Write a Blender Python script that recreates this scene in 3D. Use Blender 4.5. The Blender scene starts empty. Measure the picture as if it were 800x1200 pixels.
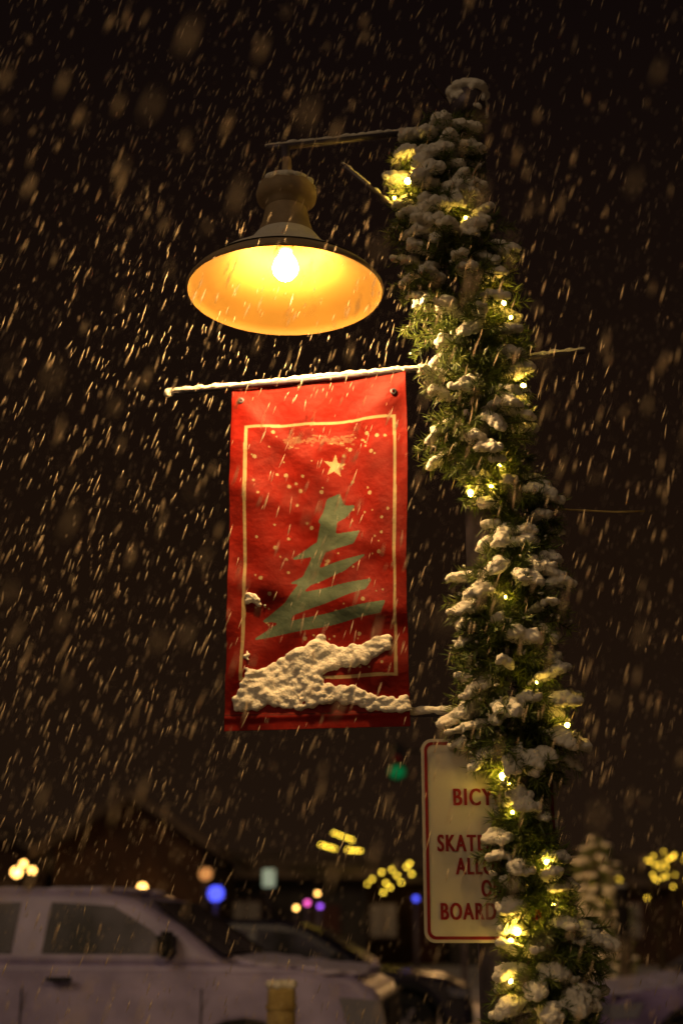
import bpy, bmesh, math, random
import numpy as np
from mathutils import Vector, Matrix, Euler
random.seed(7); rng=np.random.default_rng(11)
scene=bpy.context.scene
col=scene.collection
PITCH=math.radians(17.5); CAMZ=1.6; F=1518.0
cp,sp=math.cos(PITCH),math.sin(PITCH)

def P(px,py,Y):
    """unproject: world point at ground distance Y seen through image pixel px, py"""
    u=(px-400)/F; v=(600-py)/F  # px, py are image pixel coordinates
    dy=cp-v*sp; dz=sp+v*cp
    return Vector((u/dy*Y, Y, CAMZ+dz/dy*Y))

# ---------------------------------------------------------------- materials
def mat(name,color,rough=0.6,metal=0.0,noise=0.0,nscale=8.0,bump=0.0,bscale=40.0,emis=None,estr=0.0,color2=None,spec=0.5):
    m=bpy.data.materials.new(name); m.use_nodes=True
    nt=m.node_tree; b=nt.nodes["Principled BSDF"]
    b.inputs["Base Color"].default_value=(*color,1); b.inputs["Roughness"].default_value=rough
    b.inputs["Metallic"].default_value=metal; b.inputs["Specular IOR Level"].default_value=spec
    tc=nt.nodes.new("ShaderNodeTexCoord")
    if noise>0 or color2:
        n=nt.nodes.new("ShaderNodeTexNoise"); n.inputs["Scale"].default_value=nscale; n.inputs["Detail"].default_value=6
        nt.links.new(tc.outputs["Object"],n.inputs["Vector"])
        r=nt.nodes.new("ShaderNodeValToRGB"); r.color_ramp.elements[0].position=0.35; r.color_ramp.elements[1].position=0.65
        c2=color2 if color2 else tuple(c*(1-noise) for c in color)
        r.color_ramp.elements[0].color=(*c2,1); r.color_ramp.elements[1].color=(*color,1)
        nt.links.new(n.outputs["Fac"],r.inputs["Fac"]); nt.links.new(r.outputs["Color"],b.inputs["Base Color"])
    if bump>0:
        n=nt.nodes.new("ShaderNodeTexNoise"); n.inputs["Scale"].default_value=bscale; n.inputs["Detail"].default_value=5
        nt.links.new(tc.outputs["Object"],n.inputs["Vector"])
        bp=nt.nodes.new("ShaderNodeBump"); bp.inputs["Strength"].default_value=bump; bp.inputs["Distance"].default_value=0.01
        nt.links.new(n.outputs["Fac"],bp.inputs["Height"]); nt.links.new(bp.outputs["Normal"],b.inputs["Normal"])
    if emis:
        b.inputs["Emission Color"].default_value=(*emis,1); b.inputs["Emission Strength"].default_value=estr
    return m

M_snow=mat("snow",(0.92,0.88,0.80),0.85,bump=0.6,bscale=120,noise=0.08,nscale=30,spec=0.2)
M_snow_ground=mat("trodden_snow",(0.78,0.74,0.80),0.9,color2=(0.42,0.39,0.42),nscale=0.35,bump=0.5,bscale=6)
M_needle=mat("pine_needles",(0.20,0.25,0.042),0.45,color2=(0.07,0.12,0.022),nscale=25)
M_stem=mat("brown_stem",(0.06,0.04,0.02),0.8)
M_pole=mat("painted_steel",(0.14,0.12,0.16),0.45,0.4,noise=0.35,nscale=14,bump=0.2,bscale=60)
M_shade_out=mat("weathered_enamel",(0.46,0.35,0.23),0.6,0.0,noise=0.35,nscale=9,bump=0.2,spec=.2)
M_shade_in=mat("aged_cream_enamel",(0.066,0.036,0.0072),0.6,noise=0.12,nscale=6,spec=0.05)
M_bulb=mat("glowing_bulb",(1,0.9,0.7),0.4,emis=(1.0,0.60,0.22),estr=1400)
M_fairy=mat("fairy_glow",(1,0.8,0.4),0.4,emis=(1.0,0.60,0.08),estr=105)
M_wire=mat("dark_green_wire",(0.015,0.03,0.015),0.6)
M_sign=mat("reflective_white_sheet",(0.66,0.62,0.54),0.4,noise=0.1,nscale=5,bump=0.05)
M_signred=mat("maroon_ink",(0.26,0.008,0.012),0.45)
M_tyre=mat("rubber",(0.02,0.02,0.02),0.85,noise=0.3)
M_rim=mat("alloy",(0.45,0.42,0.55),0.35,0.8)
M_glass=mat("dark_glass",(0.012,0.010,0.014),0.25,spec=0.12,color2=(0.16,0.15,0.22),nscale=2.0)
M_plastic=mat("black_plastic",(0.025,0.025,0.03),0.6,noise=0.2,spec=.3)
M_lens=mat("headlamp_lens",(0.30,0.30,0.40),0.15)
M_whitecar=mat("white_paint_snow_dust_purple_light",(0.62,0.55,0.92),0.4,color2=(0.38,0.33,0.60),nscale=2.6,bump=0.15,bscale=20)  # white paint with the purple light on the truck mixed into its colours
M_darkcar=mat("dark_paint",(0.035,0.03,0.07),0.22,noise=0.4,nscale=3,spec=.6)
M_purplelitcar=mat("snow_dusted_paint_purple_light",(0.46,0.36,0.74),0.45,color2=(0.14,0.10,0.26),nscale=2.5)  # purple tone is coloured light put into the paint
M_wood=mat("weathered_wood",(0.55,0.42,0.17),0.85,color2=(0.32,0.22,0.08),nscale=12,bump=0.5,bscale=50)
M_darkwood=mat("dark_wet_wood",(0.03,0.022,0.018),0.8,noise=.4,nscale=10)

# ---------------------------------------------------------------- helpers
def mesh_obj(name,verts,faces,material=None,smooth=False):
    me=bpy.data.meshes.new(name)
    me.from_pydata([tuple(v) for v in verts],[],faces); me.update()
    o=bpy.data.objects.new(name,me); col.objects.link(o)
    if material: me.materials.append(material)
    if smooth: me.polygons.foreach_set("use_smooth",[True]*len(me.polygons))
    return o
def fast_mesh(name,V,Fc,material,smooth=False):
    V=np.asarray(V,dtype=np.float32); Fc=np.asarray(Fc,dtype=np.int32); k=Fc.shape[1]; n=Fc.shape[0]
    me=bpy.data.meshes.new(name); me.vertices.add(len(V)); me.vertices.foreach_set("co",V.ravel())
    me.loops.add(n*k); me.loops.foreach_set("vertex_index",Fc.ravel())
    me.polygons.add(n); me.polygons.foreach_set("loop_start",np.arange(0,n*k,k,dtype=np.int32))
    me.polygons.foreach_set("loop_total",np.full(n,k,dtype=np.int32))
    if smooth: me.polygons.foreach_set("use_smooth",np.ones(n,dtype=bool))
    me.update(calc_edges=True); me.validate()
    o=bpy.data.objects.new(name,me); col.objects.link(o); me.materials.append(material); return o
def bm_obj(name,bm,material,smooth=False):
    me=bpy.data.meshes.new(name); bm.normal_update(); bm.to_mesh(me); bm.free()
    o=bpy.data.objects.new(name,me); col.objects.link(o); me.materials.append(material)
    if smooth: me.polygons.foreach_set("use_smooth",[True]*len(me.polygons))
    return o
def empty(name,loc,label,category,rot=0,group=None):
    e=bpy.data.objects.new(name,None); e.location=loc; e.rotation_euler=(0,0,rot); e.empty_display_size=0.2
    col.objects.link(e); e["label"]=label; e["category"]=category
    if group: e["group"]=group
    return e
def wparent(c,p):
    c.parent=p
    mw=Matrix.LocRotScale(p.location,p.rotation_euler,p.scale) if p.parent is None else Matrix.Identity(4)
    c.matrix_parent_inverse=mw.inverted()
def lparent(c,p): c.parent=p
def tag(o,label,category,group=None,kind=None):
    o["label"]=label; o["category"]=category
    if group:o["group"]=group
    if kind:o["kind"]=kind
def tube(name,pts,rad,material,seg=14,smooth=True):
    pts=[Vector(p) for p in pts]; V=[];Fs=[]
    rads=rad if isinstance(rad,(list,tuple)) else [rad]*len(pts)
    for i,p in enumerate(pts):
        d=(pts[min(i+1,len(pts)-1)]-pts[max(i-1,0)]).normalized()
        a=d.orthogonal().normalized() if abs(d.z)<0.95 else Vector((1,0,0))
        b=d.cross(a).normalized(); a=b.cross(d).normalized()
        for k in range(seg):
            t=2*math.pi*k/seg; V.append(p+(a*math.cos(t)+b*math.sin(t))*rads[i])
    for i in range(len(pts)-1):
        for k in range(seg):
            k2=(k+1)%seg; Fs.append((i*seg+k,i*seg+k2,(i+1)*seg+k2,(i+1)*seg+k))
    Fs.append(tuple(range(seg))[::-1]); Fs.append(tuple((len(pts)-1)*seg+k for k in range(seg)))
    return mesh_obj(name,V,Fs,material,smooth)
def lathe(name,c,prof,material,seg=64,closed=False,smooth=True):
    V=[];Fs=[]
    for r,z in prof:
        for k in range(seg):
            t=2*math.pi*k/seg; V.append((c[0]+r*math.cos(t),c[1]+r*math.sin(t),c[2]+z))
    n=len(prof)
    for i in range(n-1):
        for k in range(seg):
            k2=(k+1)%seg; Fs.append((i*seg+k,i*seg+k2,(i+1)*seg+k2,(i+1)*seg+k))
    if closed: Fs.append(tuple(range(seg))[::-1]); Fs.append(tuple((n-1)*seg+k for k in range(seg)))
    return mesh_obj(name,V,Fs,material,smooth)
def box(name,mn,mx,material,bev=0.0):
    bm=bmesh.new(); bmesh.ops.create_cube(bm,size=1)
    mn=Vector(mn);mx=Vector(mx)
    for v in bm.verts: v.co=Vector(((v.co.x+.5)*(mx.x-mn.x)+mn.x,(v.co.y+.5)*(mx.y-mn.y)+mn.y,(v.co.z+.5)*(mx.z-mn.z)+mn.z))
    if bev>0: bmesh.ops.bevel(bm,geom=list(bm.edges),offset=bev,segments=2,affect='EDGES')
    return bm_obj(name,bm,material)
def ico(sub):
    bm=bmesh.new(); bmesh.ops.create_icosphere(bm,subdivisions=sub,radius=1)
    V=np.array([v.co[:] for v in bm.verts]); Fc=np.array([[v.index for v in f.verts] for f in bm.faces]); bm.free(); return V,Fc
ICO1=ico(1); ICO2=ico(2); ICO3=ico(3)
def stamp(template,centers,mats):
    TV,TF=template; n=len(centers); k=len(TV)
    V=np.einsum('nij,kj->nki',np.asarray(mats),TV)+np.asarray(centers)[:,None,:]
    Fc=TF[None]+(np.arange(n)*k)[:,None,None]
    return V.reshape(-1,3),Fc.reshape(-1,TF.shape[1])
def basis(d,sx,sy,sz):
    d=Vector(d).normalized(); a=d.orthogonal().normalized(); b=d.cross(a)
    return np.array([[a[i]*sx,b[i]*sy,d[i]*sz] for i in range(3)])
_tex={}
def cloud(scale):
    if scale not in _tex:
        t=bpy.data.textures.new("cloud%g"%scale,'CLOUDS'); t.noise_scale=scale; t.noise_depth=3; _tex[scale]=t
    return _tex[scale]
def snow_blobs(name,centers,mats,voxel=0.006,disp=0.012,dscale=0.03,template=None,material=None,smooth_it=0):
    V,Fc=stamp(template or ICO2,centers,mats)
    o=fast_mesh(name,V,Fc,material or M_snow,True)
    r=o.modifiers.new("r",'REMESH'); r.mode='VOXEL'; r.voxel_size=voxel; r.use_smooth_shade=True
    if smooth_it:
        s=o.modifiers.new("s",'SMOOTH'); s.factor=.5; s.iterations=smooth_it
    d=o.modifiers.new("d",'DISPLACE'); d.texture=cloud(dscale); d.strength=disp; d.mid_level=0.5; d.texture_coords='LOCAL'
    return o

# ---------------------------------------------------------------- camera
cam=bpy.data.cameras.new("camera"); co=bpy.data.objects.new("camera",cam); col.objects.link(co)
co.location=(0,0,CAMZ); co.rotation_euler=(math.radians(90)+PITCH,0,0)
cam.lens=F/1200*36; cam.sensor_width=36; cam.clip_end=800; cam.clip_start=0.05
cam.dof.use_dof=True; cam.dof.focus_distance=4.55; cam.dof.aperture_fstop=1.3
scene.camera=co
scene.view_settings.view_transform='Standard'; scene.view_settings.look='None'; scene.view_settings.exposure=0

# ---------------------------------------------------------------- world
w=bpy.data.worlds.new("World"); scene.world=w; w.use_nodes=True; nt=w.node_tree
bg=nt.nodes["Background"]; tc=nt.nodes.new("ShaderNodeTexCoord"); sep=nt.nodes.new("ShaderNodeSeparateXYZ")
rp=nt.nodes.new("ShaderNodeValToRGB"); nt.links.new(tc.outputs["Generated"],sep.inputs[0]); nt.links.new(sep.outputs["Z"],rp.inputs["Fac"])
e=rp.color_ramp.elements; e[0].position=0.0; e[0].color=(0.0140,0.0072,0.0038,1); e[1].position=0.62; e[1].color=(0.0046,0.0024,0.0020,1)
x=rp.color_ramp.elements.new(0.25); x.color=(0.0102,0.0048,0.0024,1)
nt.links.new(rp.outputs["Color"],bg.inputs["Color"]); bg.inputs["Strength"].default_value=1.0
sun=bpy.data.lights.new("town_glow",'SUN'); sun.energy=0.32; sun.angle=math.radians(25); sun.color=(1,0.68,0.38)
so=bpy.data.objects.new("town_glow",sun); col.objects.link(so)
so.rotation_euler=Vector((0.45,0.75,-0.55)).to_track_quat('-Z','Y').to_euler()

# ---------------------------------------------------------------- ground
def sheet(name,x0,x1,y0,y1,z,m,label,cat):
    o=mesh_obj(name,[(x0,y0,z),(x1,y0,z),(x1,y1,z),(x0,y1,z)],[(0,1,2,3)],m); o["kind"]="structure"; o["label"]=label; o["category"]=cat; return o
sheet("ground",-400,400,-60,600,0,M_snow_ground,"snow covered ground reaching to the dark horizon","ground")
M_asph=mat("wet_asphalt",(0.12,0.11,0.12),0.45,color2=(0.5,0.48,0.55),nscale=0.8)
sheet("road",-120,120,8.6,29,0.004,M_asph,"wet asphalt parking street with slushy snow","road")
M_board=mat("snowy_boards",(0.5,0.48,0.45),0.9,color2=(0.15,0.11,0.07),nscale=3,bump=0.5,bscale=20)
bw=box("boardwalk",(-30,-4,0.0),(30,8.0,0.13),M_board,0.01); bw["kind"]="structure"; bw["label"]="snow dusted wooden boardwalk beside the street"; bw["category"]="boardwalk"
GZ=0.13
# ---------------------------------------------------------------- street lamp
YP=4.46
pole_x=P(566,640,YP).x
R=0.062
lamp=empty("street_lamp",(pole_x,YP,GZ),"tall dark steel street lamp with wide lit shade and rods","street lamp")
ztop=P(545,114,YP).z
pole=lathe("pole",(pole_x,YP,0),[(0.11,GZ),(0.11,GZ+0.05),(0.075,GZ+0.09),(R,GZ+0.2),(R,ztop-0.10),(R+0.008,ztop-0.10),(R+0.008,ztop),(R*0.6,ztop+0.02),(0.001,ztop+0.025)],M_pole,40)
wparent(pole,lamp)
cs=[];ms=[]
for i in range(90):
    a=random.random()*6.28; r=random.random()**.5*0.072
    cs.append((pole_x+r*math.cos(a),YP+r*math.sin(a),ztop+0.015+0.030*(1-(r/0.072)**2))); ms.append(np.diag([0.024,0.024,0.022]))
for i in range(26):
    a=math.pi+random.random()*math.pi; cs.append((pole_x+.068*math.cos(a),YP+.068*math.sin(a),ztop-random.random()*.09)); r=random.uniform(.006,.014); ms.append(np.diag([r,r,r*1.3]))
s=snow_blobs("snow_cap",cs,ms,0.006,0.008); wparent(s,lamp)
YL=4.24
LC=P(334,343,YL); RIM=(P(449,343,YL).x-P(219,343,YL).x)/2
k=RIM/0.365
prof=[(.365,0),(.367,.008),(.350,.030),(.305,.062),(.245,.094),(.190,.130),(.145,.176),(.112,.228),(.092,.284),(.080,.345)]
prof=[(r*k,z*k) for r,z in prof]
inner=[(max(r-0.006,0.01),z-0.002) for r,z in prof]
sh=lathe("lamp_shade",LC,[(prof[0][0]-0.005,-0.004)]+prof,M_shade_out,96); wparent(sh,lamp)
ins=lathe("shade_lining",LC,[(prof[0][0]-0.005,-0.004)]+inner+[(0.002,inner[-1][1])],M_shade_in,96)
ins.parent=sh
hz=.345*k
house=lathe("lamp_housing",LC,[(.080*k,hz),(.080*k,hz+.02),(.094*k,hz+.03),(.112*k,hz+.042),(.116*k,hz+.065),(.108*k,hz+.095),(.084*k,hz+.12),(.048*k,hz+.135),(.020,hz+.143),(.016,hz+.22)],M_shade_out,48,closed=True); wparent(house,lamp)
BZ=P(333,314,YL).z
bulb=lathe("light_bulb",(LC.x,LC.y,BZ),[(0.001,-.048),(.026,-.041),(.043,-.020),(.047,0),(.040,.024),(.026,.048),(.02,.064),(.001,.066)],M_bulb,20); wparent(bulb,lamp)
sock=lathe("bulb_socket",(LC.x,LC.y,BZ),[(.024,.066),(.03,.073),(.03,.14),(.001,.142)],M_shade_in,24,closed=True); wparent(sock,lamp)
YA=4.27
A0=P(312,174,YA-.005); AH=P(334,172,YA); A1=P(548,148,YP)
arm=tube("lamp_arm",[A0,AH,A1],0.0125,M_pole); wparent(arm,lamp)
B0=P(402,194,4.32);B1=P(455,238,4.38)
br=tube("arm_brace",[B0,B1,P(548,300,YP)],0.010,M_pole); wparent(br,lamp)
hs=tube("hanger_stem",[Vector((LC.x,LC.y,hz+LC.z+.14)),AH],0.016,M_pole); wparent(hs,lamp)
TR0=P(197,461,4.68);TR1=P(556,427,YP); TR2=P(684,412,4.37)
r1=tube("banner_rod",[TR0,TR1],0.0095,M_pole); wparent(r1,lamp)
r2=tube("banner_rod",[TR1,TR2],0.0105,M_pole); wparent(r2,lamp)
BR0=P(268,844,4.70);BR1=P(556,835,4.53)
r3=tube("banner_rod",[BR0,BR1],0.0105,M_pole); wparent(r3,lamp)
for rr,cc in ((TR1,0),(BR1,0)):
    c=lathe("rod_clamp",(pole_x,YP,rr.z-0.03),[(R+.002,0),(R+.01,0),(R+.01,.06),(R+.002,.06)],M_pole,32); wparent(c,lamp)
w1=tube("guy_wire",[P(478,345,4.40),P(488,400,4.42),P(508,470,4.44)],0.0022,M_wire,6); wparent(w1,lamp)
w2=tube("guy_wire",[P(600,594,4.42),P(660,597,4.40),P(720,600,4.38),P(755,599,4.37)],0.0034,M_wood,6); wparent(w2,lamp)
def snow_line(name,a,b,n,rz,up,voxel=0.005,t0=0,t1=1,skip=0.0):
    cs=[];ms=[]
    a=Vector(a);b=Vector(b); d=(b-a).normalized()
    for i in range(n):
        t=t0+(t1-t0)*(i+random.random()*.5)/n
        if random.random()<skip: continue
        p=a.lerp(b,t)+Vector((0,-0.003,up+random.uniform(-.002,.003))); s=rz*random.uniform(.7,1.25)
        cs.append(p[:]); ms.append(basis(d,s,s,s*2.0))
    return snow_blobs(name,cs,ms,voxel,0.005,0.02)
for a_,b_,n_,r_,t0_,t1_,sk in ((TR0,TR1,100,.0088,0,.93,0.0),(TR1,TR2,30,.009,.3,1,0.05),(BR0,BR1,14,.014,.74,.92,.1),(A0,A1,50,.010,0,1,.1),(B0,B1,14,.007,0,1,.2)):
    s=snow_line("rod_snow",a_,b_,n_,r_,.010,voxel=.0045,t0=t0_,t1=t1_,skip=sk); wparent(s,lamp)
cs=[TR0[:]];ms=[np.diag([.018,.018,.018])]; s=snow_blobs("rod_snow",cs,ms,.004,.004); wparent(s,lamp)
sV=[];sF=[];SEG=128
sp_prof=[(.325,.049),(.28,.076),(.245,.096),(.215,.114),(.190,.131),(.165,.156),(.145,.178),(.115,.224)]
for j,(r,z) in enumerate(sp_prof):
    for q in range(SEG):
        a=2*math.pi*q/SEG; th=(.002+.020*math.sin(math.pi*(j)/(len(sp_prof)-1)))*(.6+.4*math.sin(3*a+1)+.2*math.sin(11*a+j))
        th=max(th,.0015); sV.append((LC.x+(r*k+.002)*math.cos(a),LC.y+(r*k+.002)*math.sin(a),LC.z+z*k+th+.002))
for j in range(len(sp_prof)-1):
    for q in range(SEG):
        q2=(q+1)%SEG; sF.append((j*SEG+q,j*SEG+q2,(j+1)*SEG+q2,(j+1)*SEG+q))
s=mesh_obj("shade_snow",sV,sF,M_snow,True); wparent(s,lamp)
cs=[];ms=[]
for i in range(110):
    a=random.random()*6.283; r=random.random()**.5*.10*k
    cs.append((LC.x+r*math.cos(a),LC.y+r*math.sin(a),LC.z+hz+.134-.045*(r/.1)**2)); ms.append(np.diag([.022,.022,.016]))
s=snow_blobs("housing_snow",cs,ms,.007,.004); wparent(s,lamp)

# ---------------------------------------------------------------- banner
cpx=np.array([[273,456],[475,433],[480,851],[263,857]],float)
cw=[P(273,452.5,4.645),P(475,430,4.505),P(480,851,4.515),P(263,857,4.655)]
NU,NV=330,640
uu,vv=np.meshgrid(np.linspace(0,1,NU),np.linspace(0,1,NV))
def bil(c,u,v):
    c=[np.array(x,float) for x in c]; u=u[...,None];v=v[...,None]
    return c[0]*(1-u)*(1-v)+c[1]*u*(1-v)+c[2]*u*v+c[3]*(1-u)*v
Wp=bil(cw,uu,vv); PX=bil(cpx,uu,vv)
def wr(u,v):
    edge=np.minimum(1,np.minimum(v,1-v)*6)
    z=0.015*np.sin(6.2*u+2.2*v+0.6)*edge
    z+=0.009*np.sin(17*u-6*v+1.5*np.sin(5*v))*edge
    z+=0.0085*np.sin(30*v+9*u+2*np.sin(4*u))*np.clip((v-.50)*3,0,1)*edge
    z+=0.012*np.exp(-((v-0.05-0.35*(1-u))**2)/0.002)*u*1.0
    z+=0.010*np.exp(-((v-0.04-0.5*u)**2)/0.0015)*(1-u)
    z+=0.008*np.exp(-((v-0.30-0.25*u)**2)/0.0012)
    z+=0.012*np.exp(-((v-0.58-0.12*u)**2)/0.0016)
    z+=0.006*np.exp(-((v-0.965)**2)/0.00012)
    z-=0.024*np.sin(np.pi*v)*(0.3+0.7*np.sin(np.pi*u))
    return z
bn=(cw[1]-cw[0]).cross(cw[3]-cw[0]).normalized()
if bn.y>0: bn=-bn
bn_np=np.array(bn)
Wp=Wp+wr(uu,vv)[...,None]*bn_np
Wp[...,0]+= (0.006*np.sin(np.pi*vv*2.2))*(uu-0.4)
def pip(px,py,poly):
    c=np.zeros(px.shape,bool); n=len(poly)
    for i in range(n):
        x0,y0=poly[i];x1,y1=poly[(i+1)%n]
        if y0==y1: continue
        m=((y0>py)!=(y1>py))&(px<(x1-x0)*(py-y0)/(y1-y0)+x0); c^=m
    return c
X=PX[...,0];Yp=PX[...,1]
colr=np.zeros(X.shape+(4,)); colr[...,3]=1
red=np.array([.255,.0085,.0035]); cream=np.array([.50,.38,.21]); green=np.array([.125,.175,.125])
colr[...,:3]=red
frame_o=[(288.5,507),(463,492),(467,797),(281,803)]; frame_i=[(292.5,510),(459.5,495.5),(463.5,793.5),(285,799)]
colr[pip(X,Yp,frame_o)&~pip(X,Yp,frame_i),:3]=cream
inside=pip(X,Yp,frame_i)
r2=random.Random(3)
for i in range(120):
    a=r2.uniform(296,458);b=r2.uniform(512,790);rr=r2.choice([1.0,1.3,1.7,2.3])
    colr[inside&(((X-a)**2+(Yp-b)**2)<rr*rr),:3]=cream*0.9
for i in range(130):
    t=r2.random(); a=333+80*t; b=r2.gauss(525-6*t,2.6); rx=r2.uniform(1,3.2); ry=r2.uniform(.7,1.6)
    mk=(((X-a)/rx)**2+((Yp-b)/ry)**2)<1; f=r2.uniform(.25,.6); colr[mk,:3]=red*(1-f)+np.array([.42,.26,.15])*f
tree=[[(385,598),(398,597),(393,634),(382,650),(368,650),(375,622)],
 [(382,592),(397,585),(402,599),(416,599),(404,614),(386,626),(372,620),(378,608)],
 [(338,664),(364,645),(388,635),(422,629),(414,645),(376,656)],
 [(366,654),(382,652),(370,676),(352,684)],
 [(338,692),(366,674),(431,656),(404,677),(362,692)],
 [(350,690),(366,688),(350,706),(332,716)],
 [(304,735),(350,702),(372,697),(437,686),(430,699),(365,719),(325,736)],
 [(326,734),(344,727),(340,734),(318,743)],
 [(294,757),(318,740),(372,727),(454,712),(448,727),(375,741)]]
mask=np.zeros(X.shape)
for pl in tree: mask[pip(X,Yp,pl)]=1
for it in range(2):
    acc=np.zeros_like(mask)
    for dy in range(-2,3): acc+=np.roll(mask,dy,0)
    mask=acc/5; acc=np.zeros_like(mask)
    for dx in range(-2,3): acc+=np.roll(mask,dx,1)
    mask=acc/5
colr[mask>.5,:3]=green
star=[]
for i in range(10):
    r_=13 if i%2==0 else 5.2; a=-math.pi/2+i*math.pi/5+0.08; star.append((391+r_*math.cos(a),552+r_*math.sin(a)*1.12))
colr[pip(X,Yp,star),:3]=cream*1.1
hem=(np.abs(Yp-(840-(X-263)*0.02))<0.8); colr[hem,:3]*=0.45
hem=(np.abs(Yp-(470-(X-273)*0.109))<0.7); colr[hem,:3]*=0.55
idx=np.arange(NU*NV).reshape(NV,NU)
Fq=np.stack([idx[:-1,:-1],idx[1:,:-1],idx[1:,1:],idx[:-1,1:]],-1).reshape(-1,4)
M_ban=bpy.data.materials.new("printed_canvas"); M_ban.use_nodes=True; nb=M_ban.node_tree; b=nb.nodes["Principled BSDF"]
at=nb.nodes.new("ShaderNodeAttribute"); at.attribute_name="print"
tcn=nb.nodes.new("ShaderNodeTexCoord"); nn=nb.nodes.new("ShaderNodeTexNoise"); nn.inputs["Scale"].default_value=7; nn.inputs["Detail"].default_value=8
mx=nb.nodes.new("ShaderNodeMix"); mx.data_type='RGBA'; mx.blend_type='MULTIPLY'; mx.inputs["Factor"].default_value=1
mr=nb.nodes.new("ShaderNodeMapRange"); mr.inputs["From Min"].default_value=.3; mr.inputs["From Max"].default_value=.7; mr.inputs["To Min"].default_value=.5; mr.inputs["To Max"].default_value=1.08
nb.links.new(tcn.outputs["Object"],nn.inputs["Vector"]); nb.links.new(nn.outputs["Fac"],mr.inputs["Value"])
nb.links.new(at.outputs["Color"],mx.inputs["A"]); nb.links.new(mr.outputs["Result"],mx.inputs["B"]); nb.links.new(mx.outputs["Result"],b.inputs["Base Color"])
b.inputs["Roughness"].default_value=.62; b.inputs["Specular IOR Level"].default_value=.15
n2=nb.nodes.new("ShaderNodeTexNoise"); n2.inputs["Scale"].default_value=16; n2.inputs["Detail"].default_value=3; bp=nb.nodes.new("ShaderNodeBump"); bp.inputs["Strength"].default_value=.6; bp.inputs["Distance"].default_value=.012
nb.links.new(tcn.outputs["Object"],n2.inputs["Vector"]); nb.links.new(n2.outputs["Fac"],bp.inputs["Height"]); nb.links.new(bp.outputs["Normal"],b.inputs["Normal"])
ban=fast_mesh("banner",Wp.reshape(-1,3),Fq,M_ban,True)
ca=ban.data.color_attributes.new("print",'FLOAT_COLOR','POINT'); ca.data.foreach_set("color",colr.astype(np.float32).reshape(-1,4).ravel())
sol=ban.modifiers.new("s",'SOLIDIFY'); sol.thickness=0.0015; sol.offset=-1
tag(ban,"red cloth holiday banner with zigzag green tree, star and cream border","banner")
def bpt(px,py,off=0.0):
    d=(X-px)**2+(Yp-py)**2; i=np.unravel_index(np.argmin(d),d.shape); return Wp[i]+bn_np*off
cs=[];ms=[]
def patch(poly,n,rmin,rmax,flat=.8):
    xs=[p[0] for p in poly];ys=[p[1] for p in poly]; c=0
    while c<n:
        a=random.uniform(min(xs),max(xs));b_=random.uniform(min(ys),max(ys))
        if pip(np.array([a]),np.array([b_]),poly)[0]:
            r_=random.uniform(rmin,rmax)*random.choice([.6,1,1]); cs.append(bpt(a,b_,r_*0.1+random.random()*.003)); ms.append(np.diag([r_*1.3,r_*flat,r_*.95])); c+=1
patch([(458,750),(455,766),(436,780),(400,787),(372,792),(362,800),(322,806),(300,828),(276,834),(277,822),(292,796),(318,783),(345,770),(362,757),(380,752),(388,764),(420,764),(440,756)],480,.008,.018,1.0)
patch([(276,834),(300,815),(340,800),(365,795),(385,806),(410,808),(440,818),(478,820),(476,834),(430,832),(420,826),(390,824),(350,832),(320,830)],400,.007,.016,1.0)
patch([(345,770),(375,760),(385,772),(350,790)],50,.018,.027,1.0)
patch([(285,805),(320,795),(318,826),(282,832)],44,.014,.024,1.0)
patch([(400,770),(440,762),(440,774),(400,782)],24,.014,.021,1.0)
patch([(290,700),(312,712),(310,722),(288,716)],22,.007,.012)
patch([(286,750),(300,765),(296,800),(284,800)],10,.005,.008)
patch([(274,456),(474,433),(474,438),(274,461)],220,.005,.009)
bs=snow_blobs("snow_crust",cs,ms,0.0042,0.010,0.030,smooth_it=4); lparent(bs,ban)
g=lathe("grommet",(0,0,0),[(.006,0),(.012,0),(.012,.004),(.006,.004)],M_pole,20); g.parent=ban
g.matrix_local=Matrix.Translation(Vector(bpt(461,465,.002)))@Matrix.Rotation(math.pi/2,4,'X')
g2=g.copy(); col.objects.link(g2); g2.matrix_local=Matrix.Translation(Vector(bpt(284,476,.002)))@Matrix.Rotation(math.pi/2,4,'X')

# ---------------------------------------------------------------- sign
YS=4.385
sign=empty("notice_sign",(pole_x,YS,P(573,1105,YS).z),"white metal notice sign with maroon border and lettering on the pole","sign")
def rrect(x0,x1,z0,z1,r,n=8):
    pts=[]
    for cx,cz,a0 in ((x1-r,z1-r,0),(x0+r,z1-r,90),(x0+r,z0+r,180),(x1-r,z0+r,270)):
        for i in range(n+1):
            a=math.radians(a0+90*i/n); pts.append((cx+r*math.cos(a),cz+r*math.sin(a)))
    return pts
sx0,sx1=P(495,985,YS).x,P(654,985,YS).x; sz1,sz0=P(573,866,YS).z,P(573,1105,YS).z
o_=rrect(sx0,sx1,sz0,sz1,.035)
n=len(o_); V=[(x_,YS,z_) for x_,z_ in o_]+[(x_,YS+.004,z_) for x_,z_ in o_]
Fs=[tuple(range(n))[::-1],tuple(range(n,2*n))]+[(i,(i+1)%n,n+(i+1)%n,n+i) for i in range(n)]
pn=mesh_obj("sign_panel",V,Fs,M_sign); wparent(pn,sign)
a1=rrect(sx0+.010,sx1-.010,sz0+.010,sz1-.010,.028);a2=rrect(sx0+.020,sx1-.020,sz0+.020,sz1-.020,.02)
V=[(x_,YS-.0025,z_) for x_,z_ in a1]+[(x_,YS-.0025,z_) for x_,z_ in a2]
bd=mesh_obj("sign_border",V,[(i,n+i,n+(i+1)%n,(i+1)%n) for i in range(n)],M_signred); wparent(bd,sign)
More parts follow.
